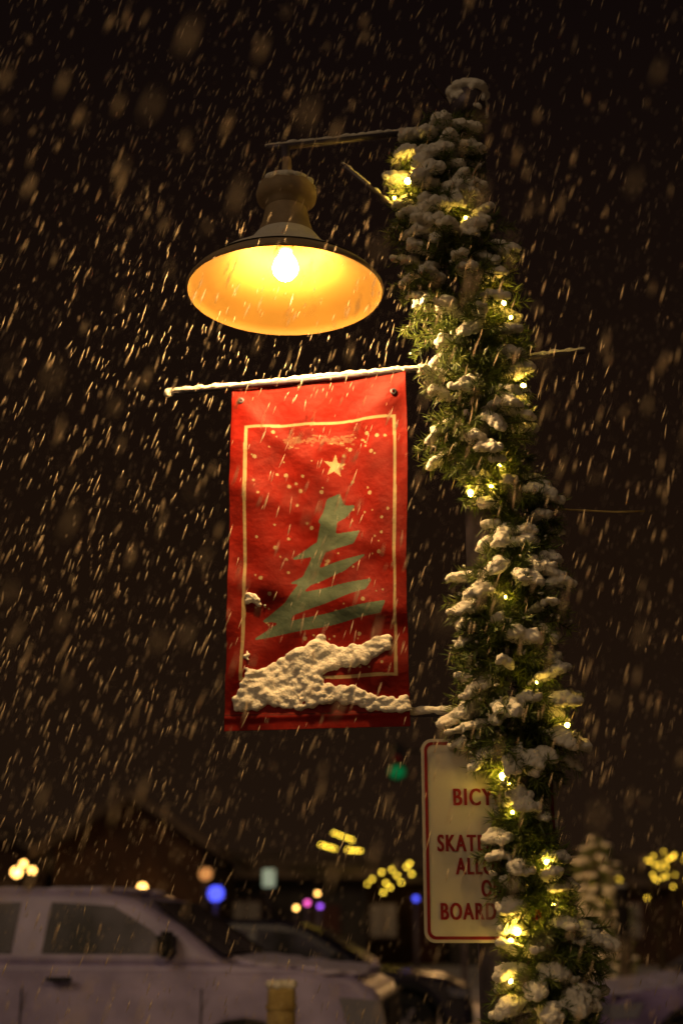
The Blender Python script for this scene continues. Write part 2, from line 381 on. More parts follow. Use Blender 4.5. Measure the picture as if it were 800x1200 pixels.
def text_mesh(name,txt,cx,cz,h,width,Y):
    cu=bpy.data.curves.new("t",'FONT'); cu.body=txt; cu.size=1; cu.align_x='CENTER'; cu.offset=0.012; cu.space_character=1.18
    to=bpy.data.objects.new("t",cu); col.objects.link(to); bpy.context.view_layer.update()
    me=bpy.data.meshes.new_from_object(to.evaluated_get(bpy.context.evaluated_depsgraph_get()))
    bpy.data.objects.remove(to)
    vs=np.array([v.co[:] for v in me.vertices]); mn=vs.min(0);mxx=vs.max(0)
    base=[((x-(mn[0]+mxx[0])/2)/(mxx[0]-mn[0])*width,(y-mn[1])/(mxx[1]-mn[1])-.5) for x,y,_ in vs]
    V=[];Fs=[]
    for q,dx in enumerate((-.0016,0,.0016)):
        b0=len(V); V+=[(cx+a+dx,Y-q*.0003,cz+b_*h) for a,b_ in base]; Fs+=[tuple(b0+i for i in p.vertices) for p in me.polygons]
    bpy.data.meshes.remove(me)
    return mesh_obj(name,V,Fs,M_signred)
for txt,cx,cy,hpx,wpx in (("BICYCLES",578,934,20,94),("SKATEBOARDS",577,988,20,129),("ALLOWED",577,1015,20,86),("ON",576,1041,20,24),("BOARDWALK",577,1068,20,121)):
    c=P(cx,cy,YS); h=P(cx,cy-hpx/2,YS).z-P(cx,cy+hpx/2,YS).z; ww=P(cx+wpx/2,cy,YS).x-P(cx-wpx/2,cy,YS).x
    t=text_mesh("lettering",txt,c.x,c.z,h,ww,YS-.003); wparent(t,sign)
for zz in (sz1-.035,sz0+.035):
    bo=lathe("bolt",(0,0,0),[(.001,.006),(.007,.005),(.009,0)],M_rim,12); bo.parent=sign
    bo.matrix_parent_inverse=Matrix.Translation(-sign.location); bo.matrix_basis=Matrix.Translation((pole_x,YS-.001,zz))@Matrix.Rotation(math.pi/2,4,'X')

# ---------------------------------------------------------------- garland
prof_g=[(128,500,562),(150,472,564),(170,460,567),(200,457,567),(240,456,569),(270,452,588),(300,452,606),(330,452,606),(370,466,620),(400,488,622),(440,500,624),(480,482,626),(510,480,630),(540,508,635),(575,545,655),(600,560,658),(650,560,656),(675,528,668),(710,518,672),(740,520,655),(780,516,664),(820,520,676),(860,524,674),(880,538,686),(897,548,662),(915,570,638),(935,583,638),(958,569,654),(985,556,668),(1010,552,668),(1035,570,676),(1060,578,680),(1080,576,690),(1100,580,718),(1150,572,700),(1190,568,714),(1240,578,708),(1300,575,700),(1400,570,700)]
gy=np.array([p[0] for p in prof_g],float);gl=np.array([p[1] for p in prof_g],float);gr=np.array([p[2] for p in prof_g],float)
def garl(py):
    l=np.interp(py,gy,gl); r=np.interp(py,gy,gr); Yg=4.36 if py<540 else 4.36+0.03*min(1,(py-540)/80)
    if py>860: Yg-=.03*min(1,(py-860)/40)
    c=P((l+r)/2,py,Yg); rad=(P(r,py,Yg).x-P(l,py,Yg).x)/2
    return c,rad
gb=P(640,1400,4.4)
gar=empty("pine_garland",(gb.x,4.4,gb.z),"snow laden green pine garland wound around the lamp pole","garland")
nV=[];nF=[];sc=[];sm=[];stemsegs=[]
NT=1450
for i in range(NT):
    t=(i+random.random())/NT; py=146+t*(1400-146)
    c,rad=garl(py)
    phi=random.uniform(0,2*math.pi)
    if math.sin(phi)>0.2 and random.random()<.65: phi=-phi
    out=Vector((math.cos(phi),math.sin(phi),0))
    short=random.random()<.35
    L=rad*(random.uniform(.4,.65) if short else random.uniform(.72,1.0))
    L=max(L,.065)
    rise=random.uniform(-.8,.6)
    d0=(out+Vector((0,0,rise*.5))).normalized()
    base=c+out*rad*.10+Vector((0,0,random.uniform(-.02,.02)))
    pts=[];seg=5; p=base.copy(); d=d0.copy()
    bend=random.uniform(-.9,.2); side=Vector((-out.y,out.x,0))*random.uniform(-.5,.5)
    for s_ in range(seg+1):
        pts.append(p.copy()); d=(d+Vector((0,0,bend))*.16+side*.14).normalized(); p=p+d*L/seg
    npd=int(110*max(.6,L/.17))
    tt=np.sort(rng.uniform(.10,1.0,npd))
    for q in tt:
        f=q*seg; j=min(int(f),seg-1); f-=j; a=pts[j].lerp(pts[j+1],f); ax=(pts[j+1]-pts[j]).normalized()
        an=random.uniform(0,6.283); o1=ax.orthogonal().normalized(); o2=ax.cross(o1)
        rd=(o1*math.cos(an)+o2*math.sin(an)); k_=random.uniform(.35,1.0)
        nd=(rd+ax*k_).normalized(); ln=random.uniform(.028,.052); wv=nd.cross(Vector((random.gauss(0,1),random.gauss(0,1),random.gauss(0,1)))).normalized()*.0016
        b0=len(nV); tip=a+nd*ln; mid=a+nd*ln*.5
        nV+= [a-wv*.7,a+wv*.7,mid+wv,tip,mid-wv]
        nF.append((b0,b0+1,b0+2)); nF.append((b0,b0+2,b0+4)); nF.append((b0+4,b0+2,b0+3))
        if nd.z>-.1 and random.random()<.035 and out.y<.5 and py<900:
            rr=random.uniform(.0042,.0068); sc.append((a+nd*ln*random.uniform(.3,.8)+Vector((0,0,rr*.5)))[:]); sm.append(basis(nd,rr,rr,rr*1.8))
    stemsegs.append(pts)
    prob=.36
    if py<250: prob=.50
    if py>760: prob=.29
    if 560<py<650: prob=.26
    if random.random()<prob and (out.y<.45) and not short:
        s0=random.uniform(.25,.48); m_=random.randint(7,10); base_r=random.uniform(.017,.029)
        for j in range(m_):
            q=s0+(1.05-s0)*j/(m_-1); f=min(q*seg,seg-1e-3); jj=int(f); f-=jj
            a=pts[jj].lerp(pts[jj+1],f); ax=(pts[jj+1]-pts[jj]).normalized(); sd=ax.cross(Vector((0,0,1)))
            if sd.length<.1: sd=Vector((1,0,0))
            sd.normalize()
            wd=.62+.5*math.sin(math.pi*(j+.8)/(m_+.5))
            for e_ in (-1,0,1):
                r_=base_r*wd*random.uniform(.7,1.08)*(1.05 if e_==0 else .72)
                up=Vector((0,-.35,.94)).normalized()
                pp=a+up*(r_*.6)+sd*e_*base_r*wd*random.uniform(.4,1.1)+Vector((random.gauss(0,.003),random.gauss(0,.003),random.gauss(0,.003)))
                sc.append(pp[:]); sm.append(basis(ax,r_*.95,r_*.95,r_*1.15))
fol=fast_mesh("needle_foliage",[v[:] for v in nV],nF,M_needle); wparent(fol,gar)
sV=[];sF=[]
for pts in stemsegs:
    for j in range(len(pts)-1):
        a,b_=pts[j],pts[j+1]; ax=(b_-a).normalized(); o1=ax.orthogonal().normalized()*.0022; o2=ax.cross(o1).normalized()*.0022
        b0=len(sV); sV+=[a+o1,a-o1*.5+o2,a-o1*.5-o2,b_+o1,b_-o1*.5+o2,b_-o1*.5-o2]
        sF+=[(b0,b0+1,b0+4,b0+3),(b0+1,b0+2,b0+5,b0+4),(b0+2,b0,b0+3,b0+5)]
stm=fast_mesh("twig_stems",[v[:] for v in sV],sF,M_stem); wparent(stm,gar)
gs=snow_blobs("garland_snow",sc,sm,0.0044,0.011,0.024,ICO1,smooth_it=2); wparent(gs,gar)
sl=empty("string_lights",(gb.x,4.38,gb.z),"warm yellow fairy lights threaded through the pine garland","string lights")
def bulbpt(px,py,Y,big=1.0):
    p=P(px,py,Y)
    if "fairy" not in bpy.data.meshes:
        o=fast_mesh("fairy",ICO2[0]*np.array([.0068,.0068,.0095]),ICO2[1],M_fairy,True); o.data.name="fairy"; bpy.data.objects.remove(o)
    o=bpy.data.objects.new("fairy_bulb",bpy.data.meshes["fairy"]); col.objects.link(o); o.location=p; o.scale=(big,)*3
    o.rotation_euler=(random.random()*3,random.random()*3,0); o.parent=sl; o.matrix_parent_inverse=Matrix.Translation(-sl.location); return p
spots=[(478,212,1.7),(492,208,1.6),(462,232,.9),(545,255,.8),(590,355,1.2),(598,372,.9),(613,452,1.2),(604,480,1.2),(570,520,.9),(551,578,1.5),(585,545,.8),(575,570,.8),(636,604,.8),(592,700,.7),(664,850,1.2),(588,910,1.4),(595,918,1.1),(600,952,.8),(640,1010,1.1),(600,1020,1.3),(606,1092,1.4),(598,1103,1.2),(648,1060,.8),(640,1180,1.0),(598,1150,.8),(628,800,.7),(615,1230,1),(640,1290,1)]
wp=[]
for px_,py_,b_ in spots:
    c,rad=garl(py_); off=P(px_,py_,4.3).x-c.x; yy=c.y-math.sqrt(max(0,(rad*.85)**2-min(off*off,(rad*.85)**2)))*random.uniform(.7,.95)
    wp.append(bulbpt(px_,py_,yy,b_))
wp=[Vector(p) for p in wp]; wp.sort(key=lambda p:-p.z)
cu=[]
for a,b_ in zip(wp[:-1],wp[1:]):
    for q in range(5):
        t=q/5; p=a.lerp(b_,t); p.z-=.02*math.sin(math.pi*t); p.y+=.03*math.sin(math.pi*t); cu.append(p)
wi=tube("light_wire",cu,.0018,M_wire,6); wparent(wi,sl)
tw=tube("loose_twig",[P(524,118,4.44),P(512,104,4.42),P(503,92,4.41),P(500,100,4.40)],.003,M_stem,6); wparent(tw,gar)

# ---------------------------------------------------------------- falling snow
OCT=(np.array([[1,0,0],[-1,0,0],[0,1,0],[0,-1,0],[0,0,1],[0,0,-1]],float),np.array([[0,2,4],[2,1,4],[1,3,4],[3,0,4],[2,0,5],[1,2,5],[3,1,5],[0,3,5]]))
M_fl=bpy.data.materials.new("snowflake"); M_fl.use_nodes=True; nf=M_fl.node_tree
for n_ in list(nf.nodes): nf.nodes.remove(n_)
out=nf.nodes.new("ShaderNodeOutputMaterial"); d1=nf.nodes.new("ShaderNodeBsdfDiffuse"); d2=nf.nodes.new("ShaderNodeBsdfTranslucent"); tr=nf.nodes.new("ShaderNodeBsdfTransparent")
d1.inputs[0].default_value=(.95,.82,.66,1); d2.inputs[0].default_value=(.95,.82,.66,1)
m1=nf.nodes.new("ShaderNodeMixShader"); m1.inputs[0].default_value=.5; m2=nf.nodes.new("ShaderNodeMixShader"); m2.inputs[0].default_value=.25
nf.links.new(d1.outputs[0],m1.inputs[1]); nf.links.new(d2.outputs[0],m1.inputs[2]); nf.links.new(m1.outputs[0],m2.inputs[1]); nf.links.new(tr.outputs[0],m2.inputs[2]); nf.links.new(m2.outputs[0],out.inputs[0])
def flakes(N,x,y,z,w=.0023,l0=.015,l1=.030):
    cent=np.stack([rng.uniform(*x,N),rng.uniform(*y,N),rng.uniform(*z,N)],1); mats=[]
    for i in range(N):
        d=Vector((.30+random.gauss(0,.07),random.gauss(0,.10),1)); s=random.uniform(.45,1.35)
        mats.append(basis(d,w*s,w*s,random.uniform(l0,l1)*s))
    return cent,mats
c1,m1_=flakes(23000,(-3.4,3.4),(1.9,11.0),(0.3,7.0))
c2,m2_=flakes(3400,(-1.9,0.9),(2.8,6.0),(1.8,4.9))
c4,m4_=flakes(520,(-1.2,1.2),(1.0,2.2),(1.2,3.2),w=.0034,l0=.016,l1=.028)
N3=1100; dirs=rng.normal(size=(N3,3)); dirs/=np.linalg.norm(dirs,axis=1)[:,None]; rad3=rng.uniform(.15,1,N3)**.7*.85
c3=dirs*rad3[:,None]+np.array([LC.x,LC.y-.05,LC.z+.12]); m3_=[]
call=np.concatenate([c1,c2,c4,c3])
for i in range(N3):
    s=random.uniform(.5,1.3); d=Vector((.30+random.gauss(0,.08),random.gauss(0,.12),1)); m3_.append(basis(d,.0016*s,.0016*s,.014*s))
mall=m1_+m2_+m4_+m3_
q=call-np.array(LC); rr=np.hypot(q[:,0],q[:,1])
keep=~((rr<.42)&(q[:,2]>-.10)&(q[:,2]<.36)) & ~((rr<.22)&(np.abs(q[:,2])<.3))
V,Fc=stamp(OCT,call[keep],[m for m,kk in zip(mall,keep) if kk])
fs=fast_mesh("falling_snow",V,Fc,M_fl,True); tag(fs,"wind driven snowflakes falling through the lamp light","snowfall",kind="stuff")

# ---------------------------------------------------------------- cars
def car(kind,label,loc,rot,body,green,wins,W,belt,wheels,wr_,paint,tumble,snowm=None,head=None,mirror=None,handles=(),group="vehicles parked along the street",lit=None):
    E=empty(kind,loc,label,"car" if kind!="pickup_truck" else "pickup truck",rot,group)
    xs=[p[0] for p in body]; nose=max(xs); tail=min(xs)
    def hw(x,z):
        w_=W/2
        dn=(nose-x)
        if dn<.7: w_*=1-.17*((.7-dn)/.7)**2
        dt=(x-tail)
        if dt<.4: w_*=1-.08*((.4-dt)/.4)**2
        if z>belt: w_-=tumble*(z-belt)
        if z>belt-.2: w_-=.10*(min(z,belt)-(belt-.2))
        if z<.6: w_-=.08*(.6-z)
        return w_
    def loft(name,poly,m,bev):
        bm=bmesh.new(); L=[bm.verts.new((x,-hw(x,z),z)) for x,z in poly]; Rr=[bm.verts.new((x,hw(x,z),z)) for x,z in poly]
        n=len(poly)
        bm.faces.new(L); bm.faces.new(Rr[::-1])
        for i in range(n): bm.faces.new((L[(i+1)%n],L[i],Rr[i],Rr[(i+1)%n]))
        bmesh.ops.recalc_face_normals(bm,faces=bm.faces)
        o=bm_obj(name,bm,m,True); o.parent=E
        bv=o.modifiers.new("b",'BEVEL'); bv.width=bev; bv.segments=5; bv.limit_method='ANGLE'; bv.angle_limit=math.radians(50); bv.harden_normals=True
        return o
    poly=list(body); bz=min(p[1] for p in body)
    arch=[]
    for wx in sorted(wheels):
        for i in range(11):
            a=math.pi-math.pi*i/10; arch.append((wx+(wr_+.07)*math.cos(a),max(bz,wr_+(wr_+.07)*math.sin(a))))
    poly=poly+arch
    loft("car_body",poly,paint,.09)
    loft("cabin",green,paint,.07)
    for wx in wheels:
        for sgn in (-1,1):
            V=[]
            for i in range(13):
                a=math.pi*i/12
                for rr in (wr_+.06,wr_+.12):
                    x=wx+rr*math.cos(a); z=wr_+rr*math.sin(a); V.append((x,sgn*(hw(x,z)+.012),z))
            o=mesh_obj("wheel_arch",V,[(2*i,2*i+1,2*i+3,2*i+2) for i in range(12)],M_plastic); o.parent=E
    for wn in wins:
        for sgn in (-1,1):
            V=[(x,sgn*(hw(x,z)+.006),z) for x,z in wn]
            V2=[(x,sgn*(hw(x,z)-.004),z) for x,z in wn]; n=len(wn)
            o=mesh_obj("side_window",V+V2,[tuple(range(n)),tuple(range(n,2*n))]+[(i,(i+1)%n,n+(i+1)%n,n+i) for i in range(n)],M_glass); o.parent=E
    for (a,b_),nm in (((green[0],green[2]),"windshield"),((green[-1],green[-2]),"rear_window")):
        ax,az=a;bx,bz_=b_; d=Vector((bx-ax,0,bz_-az)); nrm=Vector((d.z,0,-d.x)).normalized(); 
        if nm=="windshield" and nrm.x<0 or nm!="windshield" and nrm.x>0: nrm=-nrm
        V=[]
        for q in (.10,.90):
            x=ax+d.x*q;z=az+d.z*q
            for sg in (-1,1): V.append(Vector((x,sg*(hw(x,z)-.09),z))+nrm*(.045 if nm=="windshield" else .008))
        o=mesh_obj(nm,V,[(0,1,3,2)],M_glass); o.parent=E
    for wx in wheels:
        for sg in (-1,1):
            y=sg*(W/2-.12)
            wh=bpy.data.objects.new("wheel",None); col.objects.link(wh); wh.parent=E; wh.location=(wx,y,wr_); wh.rotation_euler=(math.pi/2*(1 if sg<0 else -1),0,0) 
            t=lathe("tyre",(0,0,0),[(wr_*.62,-.11),(wr_*.93,-.11),(wr_,-.08),(wr_,.08),(wr_*.93,.11),(wr_*.62,.11)],M_tyre,36); t.parent=wh
            bm=bmesh.new()
            bmesh.ops.create_cone(bm,cap_ends=True,segments=30,radius1=wr_*.63,radius2=wr_*.63,depth=.12)
            r=bm_obj("rim",bm,M_plastic); r.parent=wh
            pts=[]
            for s_ in range(6):
                for da,rr in ((-.09,wr_*.14),(-.10,wr_*.6),(.10,wr_*.6),(.09,wr_*.14)):
                    a=s_*math.pi/3+(da if rr>wr_*.3 else da*3); pts.append((rr*math.cos(a),rr*math.sin(a)))
            n=len(pts); V=[(a,b2,.064) for a,b2 in pts]+[(a,b2,.09) for a,b2 in pts]
            h=mesh_obj("hub_spokes",V,[tuple(range(n))[::-1],tuple(range(n,2*n))]+[(i,(i+1)%n,n+(i+1)%n,n+i) for i in range(n)],M_rim); h.parent=wh
    if head:
        hx,hz_,hl,hh=head
        for sg in (-1,1):
            pts=[(hx,hz_),(hx-.02,hz_+hh),(hx-hl,hz_+hh*1.15),(hx-hl*.8,hz_+.02)]
            V=[(x,sg*(hw(x,z)+.008),z) for x,z in pts]
            V+=[(hx+.012,sg*(hw(hx,hz_)+.004),hz_),(hx-.005,sg*(hw(hx,hz_)+.0),hz_+hh),(hx-.0,sg*(hw(hx,hz_)-.28),hz_+hh),(hx+.02,sg*(hw(hx,hz_)-.28),hz_)]
            o=mesh_obj("headlight",V,[(0,1,2,3),(4,5,6,7),(0,1,5,4)],M_lens); o.parent=E
            o=mesh_obj("taillight",[(tail-.006,sg*(hw(tail,1)-.02),.75),(tail-.006,sg*(hw(tail,1)-.2),.75),(tail-.006,sg*(hw(tail,1)-.2),1.0),(tail-.006,sg*(hw(tail,1)-.02),1.0)],[(0,1,2,3)],M_tail); o.parent=E
        o=box("front_grille",(hx+.012,-W/2+.42,hz_-.12),(hx+.03,W/2-.42,hz_+hh),M_plastic,.005); o.parent=E
        o=box("bumper",(hx-.12,-W/2+.18,.38),(hx+.06,W/2-.18,.58),M_plastic,.02); o.parent=E
    if mirror:
        mx_,mz_=mirror
        for sg in (-1,1):
            y=sg*(hw(mx_,mz_)+.11); o=box("side_mirror",(mx_-.07,y-.1,mz_-.08),(mx_+.05,y+.1,mz_+.1),M_plastic,.03); o.parent=E
    for hx_,hz2 in handles:
        for sg in (-1,1):
            y=sg*(hw(hx_,hz2)+.015); o=box("door_handle",(hx_-.1,y-.012,hz2-.015),(hx_+.1,y+.012,hz2+.015),M_plastic,.006); o.parent=E
    for hx_ in lit or ():
        for sg in (-1,1):
            o=box("door_seam",(hx_-.006,sg*(hw(hx_,.8)+.001)-.003,.5),(hx_+.006,sg*(hw(hx_,.8)+.001)+.003,belt-.2),M_plastic); o.parent=E
    if snowm:
        cs=[];ms=[]
        for (x0,x1,z0,z1,n_) in snowm:
            for i in range(n_):
                t=random.random(); x=x0+(x1-x0)*t; z=z0+(z1-z0)*t; y=random.uniform(-1,1)*(hw(x,z)-.12)
                s_=random.uniform(.06,.11); cs.append((x,y,z)); ms.append(np.diag([s_*1.3,s_*1.3,.03]))
        o=snow_blobs("snow_layer",cs,ms,.025,.02,.15,material=M_carsnow); o.parent=E
    return E
M_tail=mat("red_lens",(.3,.01,.01),.2)
M_carsnow=mat("settled_snow_purple_light",(.68,.62,.92),.9,bump=.4,bscale=20)  # snow tinted violet in place of coloured light falling on it
nose=P(458,1160,10.9)
truck_body=[(0,.5),(.02,.72),(0,1.0),(-.05,1.12),(-.22,1.2),(-.6,1.25),(-1.25,1.30),(-3.85,1.32),(-5.5,1.33),(-5.52,.55),(-5.4,.46)]
truck_green=[(-1.12,1.27),(-1.50,1.56),(-1.86,1.75),(-2.15,1.81),(-2.9,1.83),(-3.6,1.81),(-3.78,1.75),(-3.86,1.28)]
w1_=[(-1.50,1.36),(-1.72,1.53),(-2.03,1.70),(-2.52,1.73),(-2.54,1.36)]; w2_=[(-2.78,1.36),(-2.76,1.73),(-3.5,1.72),(-3.58,1.36)]
car("pickup_truck","white pickup truck dusted with snow parked by the kerb",(nose.x,nose.y,0.004),math.radians(-7),truck_body,truck_green,[w1_,w2_],1.98,1.32,[-.98,-4.45],.40,M_whitecar,.28,
    snowm=[(-1.2,-.2,1.31,1.215,140),(-3.6,-2.05,1.82,1.82,160)],head=(.0,.86,.30,.18),mirror=(-1.55,1.42),handles=[(-2.38,1.18),(-3.4,1.18)],lit=[-1.3,-2.66,-3.7])
sed_body=[(0,.35),(.02,.62),(-.06,.82),(-.3,.93),(-1.25,1.03),(-3.9,1.10),(-4.55,1.02),(-4.6,.5),(-4.5,.32)]
sed_green=[(-1.15,1.0),(-1.6,1.3),(-1.98,1.51),(-2.3,1.6),(-3.5,1.62),(-3.8,1.56),(-4.4,1.08)]
sw1=[(-1.62,1.1),(-1.8,1.27),(-2.1,1.44),(-2.65,1.5),(-2.66,1.1)];sw2=[(-2.75,1.1),(-2.74,1.5),(-3.5,1.5),(-3.85,1.14)]
nose=P(550,1160,17.6)
car("parked_car","dark glossy crossover car parked beyond the white pickup",(nose.x,nose.y,.004),math.radians(-5),sed_body,sed_green,[sw1,sw2],1.85,1.05,[-.80,-3.6],.38,M_darkcar,.36,head=(-.02,.70,.26,.10),mirror=(-1.6,1.12),handles=[(-2.5,.88),(-3.4,.88)],lit=[-1.4,-2.7])
nose=P(683,1160,14.5)
car("parked_car","parked car with snow covered bonnet beside the street",(nose.x,nose.y,.004),math.radians(188),sed_body,sed_green,[sw1,sw2],1.85,1.05,[-.84,-3.7],.34,M_purplelitcar,.36,
    snowm=[(-1.2,-.15,1.03,.9,150),(-3.6,-2.2,1.61,1.61,150)],head=(-.02,.66,.3,.14),mirror=(-1.6,1.12),handles=[(-2.5,.88)],lit=[-1.4,-2.7])

# ---------------------------------------------------------------- bollards
def bollard(px,py,Y,hw_,label,m,name="wooden_bollard"):
    bl=P(px,py,Y); rb=(P(px+hw_,py,Y).x-P(px-hw_,py,Y).x)/2
    bol=empty(name,(bl.x,bl.y,0.0),label,"bollard",group="wooden posts along the street")
    topz=bl.z
    o=lathe("post",(bl.x,bl.y,0),[(rb*1.02,0),(rb,topz*.5),(rb*.97,topz-.02),(rb*.9,topz),(.001,topz)],m,28); wparent(o,bol)
    o=lathe("rope_groove",(bl.x,bl.y,0),[(rb*1.05,topz-.12),(rb*1.09,topz-.105),(rb*1.05,topz-.09)],m,28); wparent(o,bol)
    cs=[];ms=[]
    for i in range(40):
        a=random.random()*6.28;r=random.random()**.5*rb*.8; cs.append((bl.x+r*math.cos(a),bl.y+r*math.sin(a),topz+.02)); ms.append(np.diag([.03,.03,.03]))
    o=snow_blobs("snow_cap",cs,ms,.01,.01,.05); wparent(o,bol)
bollard(330,1158,8.25,17,"short round wooden post capped with snow",M_wood)
bollard(727,1040,19.5,7,"tall slim dark wooden post capped with snow",M_darkwood)

# ---------------------------------------------------------------- buildings
M_wall=mat("dark_siding",(.08,.038,.020),.85,noise=.4,nscale=2,bump=.3,bscale=8)
M_wall2=mat("grey_siding",(.07,.06,.055),.85,noise=.4,nscale=2,bump=.3,bscale=8)
M_roofs=mat("snowy_roof",(.24,.175,.135),.9,color2=(.06,.045,.035),nscale=.7)
M_win=mat("lit_window",(.3,.2,.1),.4,emis=(1,.5,.16),estr=.22)
M_wind=mat("dim_window",(.05,.04,.04),.2,emis=(1,.6,.3),estr=.03)
M_door=mat("painted_door",(.1,.03,.02),.6)
def building(label,px0,px1,Y,eave_py,ridge_py,depth,wallm,litset,gable=True):
    x0=P(px0,1080,Y).x;x1=P(px1,1080,Y).x; ze=P(0,eave_py,Y).z; zr=P(0,ridge_py,Y+(0 if gable else depth/2)).z
    E=empty("building",((x0+x1)/2,Y,0),label,"building",group="low buildings across the street")
    if gable:
        xm=(x0+x1)/2
        pts=[(x0,0),(x1,0),(x1,ze),(xm,zr),(x0,ze)]
        V=[(a,Y,b) for a,b in pts]+[(a,Y+depth,b) for a,b in pts]; n=5
        o=mesh_obj("wall",V,[tuple(range(5)),tuple(range(9,4,-1))]+[(i,n+i,n+(i+1)%n,(i+1)%n) for i in range(n)],wallm); wparent(o,E)
        ov=.5; sl_=(zr-ze)/(xm-x0); V=[];Fs=[]
        for (a,b) in (((x0-ov,ze-ov*sl_),(xm,zr)),((xm,zr),(x1+ov,ze-ov*sl_))):
            b0=len(V)
            for yy in (Y-.5,Y+depth+.5):
                for dz in (.02,.28): V+=[(a[0],yy,a[1]+dz),(b[0],yy,b[1]+dz)]
            Fs+=[(b0,b0+1,b0+3,b0+2),(b0+4,b0+6,b0+7,b0+5),(b0+2,b0+3,b0+7,b0+6),(b0,b0+4,b0+5,b0+1),(b0,b0+2,b0+6,b0+4),(b0+1,b0+5,b0+7,b0+3)]
        o=mesh_obj("roof",V,Fs,M_roofs); wparent(o,E)
    else:
        o=box("wall",(x0,Y,0),(x1,Y+depth,ze),wallm); wparent(o,E)
        ym=Y+depth/2; V=[(x0-.4,Y-.6,ze+.003),(x1+.4,Y-.6,ze+.003),(x1+.4,ym,zr),(x0-.4,ym,zr),(x0-.4,Y+depth+.6,ze+.003),(x1+.4,Y+depth+.6,ze+.003)]
        V+=[(a,b,c+.25) for a,b,c in V]
        o=mesh_obj("roof",V,[(0,1,2,3),(3,2,5,4),(7,6,9,8),(8,9,10,11),(0,6,7,1),(4,5,11,10),(0,3,9,6),(3,4,10,9),(1,7,8,2),(2,8,11,5)],M_roofs); wparent(o,E)
    wdt=x1-x0; nw=max(2,int(wdt/2.4))
    for i in range(nw):
        cx_=x0+wdt*(i+.5)/nw
        if i==nw//2:
            o=box("door",(cx_-.45,Y-.05,0),(cx_+.45,Y-.003,2.1),M_door,.01); wparent(o,E); continue
        m=M_win if i in litset else M_wind
        wo=box("window",(cx_-.5,Y-.03,1.0),(cx_+.5,Y-.003,2.2),m); wparent(wo,E)
        bm=bmesh.new()
        for a,b in (((cx_-.58,.92),(cx_+.58,1.0)),((cx_-.58,2.2),(cx_+.58,2.28)),((cx_-.58,1.0),(cx_-.5,2.2)),((cx_+.5,1.0),(cx_+.58,2.2)),((cx_-.02,1.0),(cx_+.02,2.2))):
            m4=Matrix.Translation(((a[0]+b[0])/2,Y-.04,(a[1]+b[1])/2))@Matrix.Diagonal((b[0]-a[0],.06,b[1]-a[1],1)); bmesh.ops.create_cube(bm,size=1,matrix=m4)
        fr=bm_obj("frame",bm,M_door); fr.parent=wo; 
    return E
building("brown gabled timber building with snowy roof and warm wall lantern",60,235,33,992,938,10,M_wall,{1,2})
building("low brown building with snow covered roof across the street",-260,50,38,1005,950,9,M_wall,{0,3})
building("long low grey building with snowy roof and lit windows",240,430,46,1030,1005,9,M_wall2,{1,3},False)
building("small dark building with fairy lights along its eave",425,520,52,1035,1010,9,M_wall,{1},False)
building("dark gabled building with snowy roof across the street",530,660,50,1020,985,9,M_wall2,{0,2})
building("long low brown building with snowy eaves and lit windows",690,1050,50,1040,1008,10,M_wall,{1,4,6},False)

# ---------------------------------------------------------------- distant lights
def emat(name,c,s): return mat(name,c,.4,emis=c,estr=s)
def lantern(px,py,Y,r,m,label,name="wall_lantern",cat="lantern",post=True,group="distant lanterns"):
    p=P(px,py,Y); E=empty(name,(p.x,p.y,0 if post else p.z-.2),label,cat,group=group)
    V,Fc=stamp(ICO2,[p[:]],[np.eye(3)*r]); o=fast_mesh("glowing_globe",V,Fc,m,True); wparent(o,E)
    o=lathe("lantern_cap",(p.x,p.y,p.z+r*.85),[(r*.9,0),(r*.6,r*.4),(.01,r*.6)],M_plastic,16,closed=True); wparent(o,E)
    if post:
        o=tube("lamp_post",[(p.x,p.y,0),(p.x,p.y,p.z-r*.9)],.05,M_pole,10); wparent(o,E)
    else:
        o=box("wall_bracket",(p.x-.04,p.y,p.z-r-.05),(p.x+.04,p.y+.35,p.z-r),M_plastic); wparent(o,E)
E_or=emat("orange_glow",(1,.52,.12),8);E_wh=emat("pale_glow",(.70,.85,.62),.30);E_bl=emat("blue_glow",(.08,.10,1),1.8);E_pk=emat("pink_glow",(1,.12,.55),2.2);E_ye=emat("yellow_glow",(1,.66,.05),10);E_gr=emat("green_glow",(.0,.28,.08),.30);E_pu=emat("purple_glow",(.4,.1,1),2.2)
for px_,py_,Y_,r_,m_,lb,pt in ((20,1022,32,.12,E_or,"warm orange lantern glowing on timber wall",False),(38,1020,32,.08,E_or,"warm orange lantern glowing on timber wall",False),(28,1012,31.5,.07,E_or,"warm orange lantern glowing on timber wall",False),
    (167,1040,32.3,.10,E_or,"warm orange lantern glowing on timber wall",False),(241,1024,30,.15,emat("dim_orange",(1,.42,.12),.6),"dim orange globe lamp on a slim post",True),(197,1058,31,.14,emat("dim_orange_b",(1,.5,.2),.7),"dim orange globe lamp on a slim post",True),(253,1047,28,.17,E_bl,"blue holiday globe lamp on a slim post",True),
    (360,1058,30,.06,E_pk,"pink holiday globe lamp on a slim post",True),(372,1047,34,.05,E_or,"small orange globe lamp on a slim post",True),(487,1053,32,.07,E_bl,"blue holiday globe lamp on a slim post",True),(375,1062,29,.05,E_pu,"purple holiday globe lamp on a slim post",True),(347,1064,31,.05,E_or,"small orange globe lamp on a slim post",True)):
    lantern(px_,py_,Y_,r_,m_,lb,post=pt,name="globe_lamp" if pt else "wall_lantern",cat="lamp" if pt else "lantern",group="lamps across the street")
M_fillglow=emat("added_fill_glow",(1,.52,.18),150)
lantern(642,1000,22.6,.13,M_fillglow,"added warm globe lamp hidden behind the garland to light the spruce",post=True,name="globe_lamp",cat="lamp",group="lamps across the street")  # added lamp, out of view behind the garland, to brighten the spruce
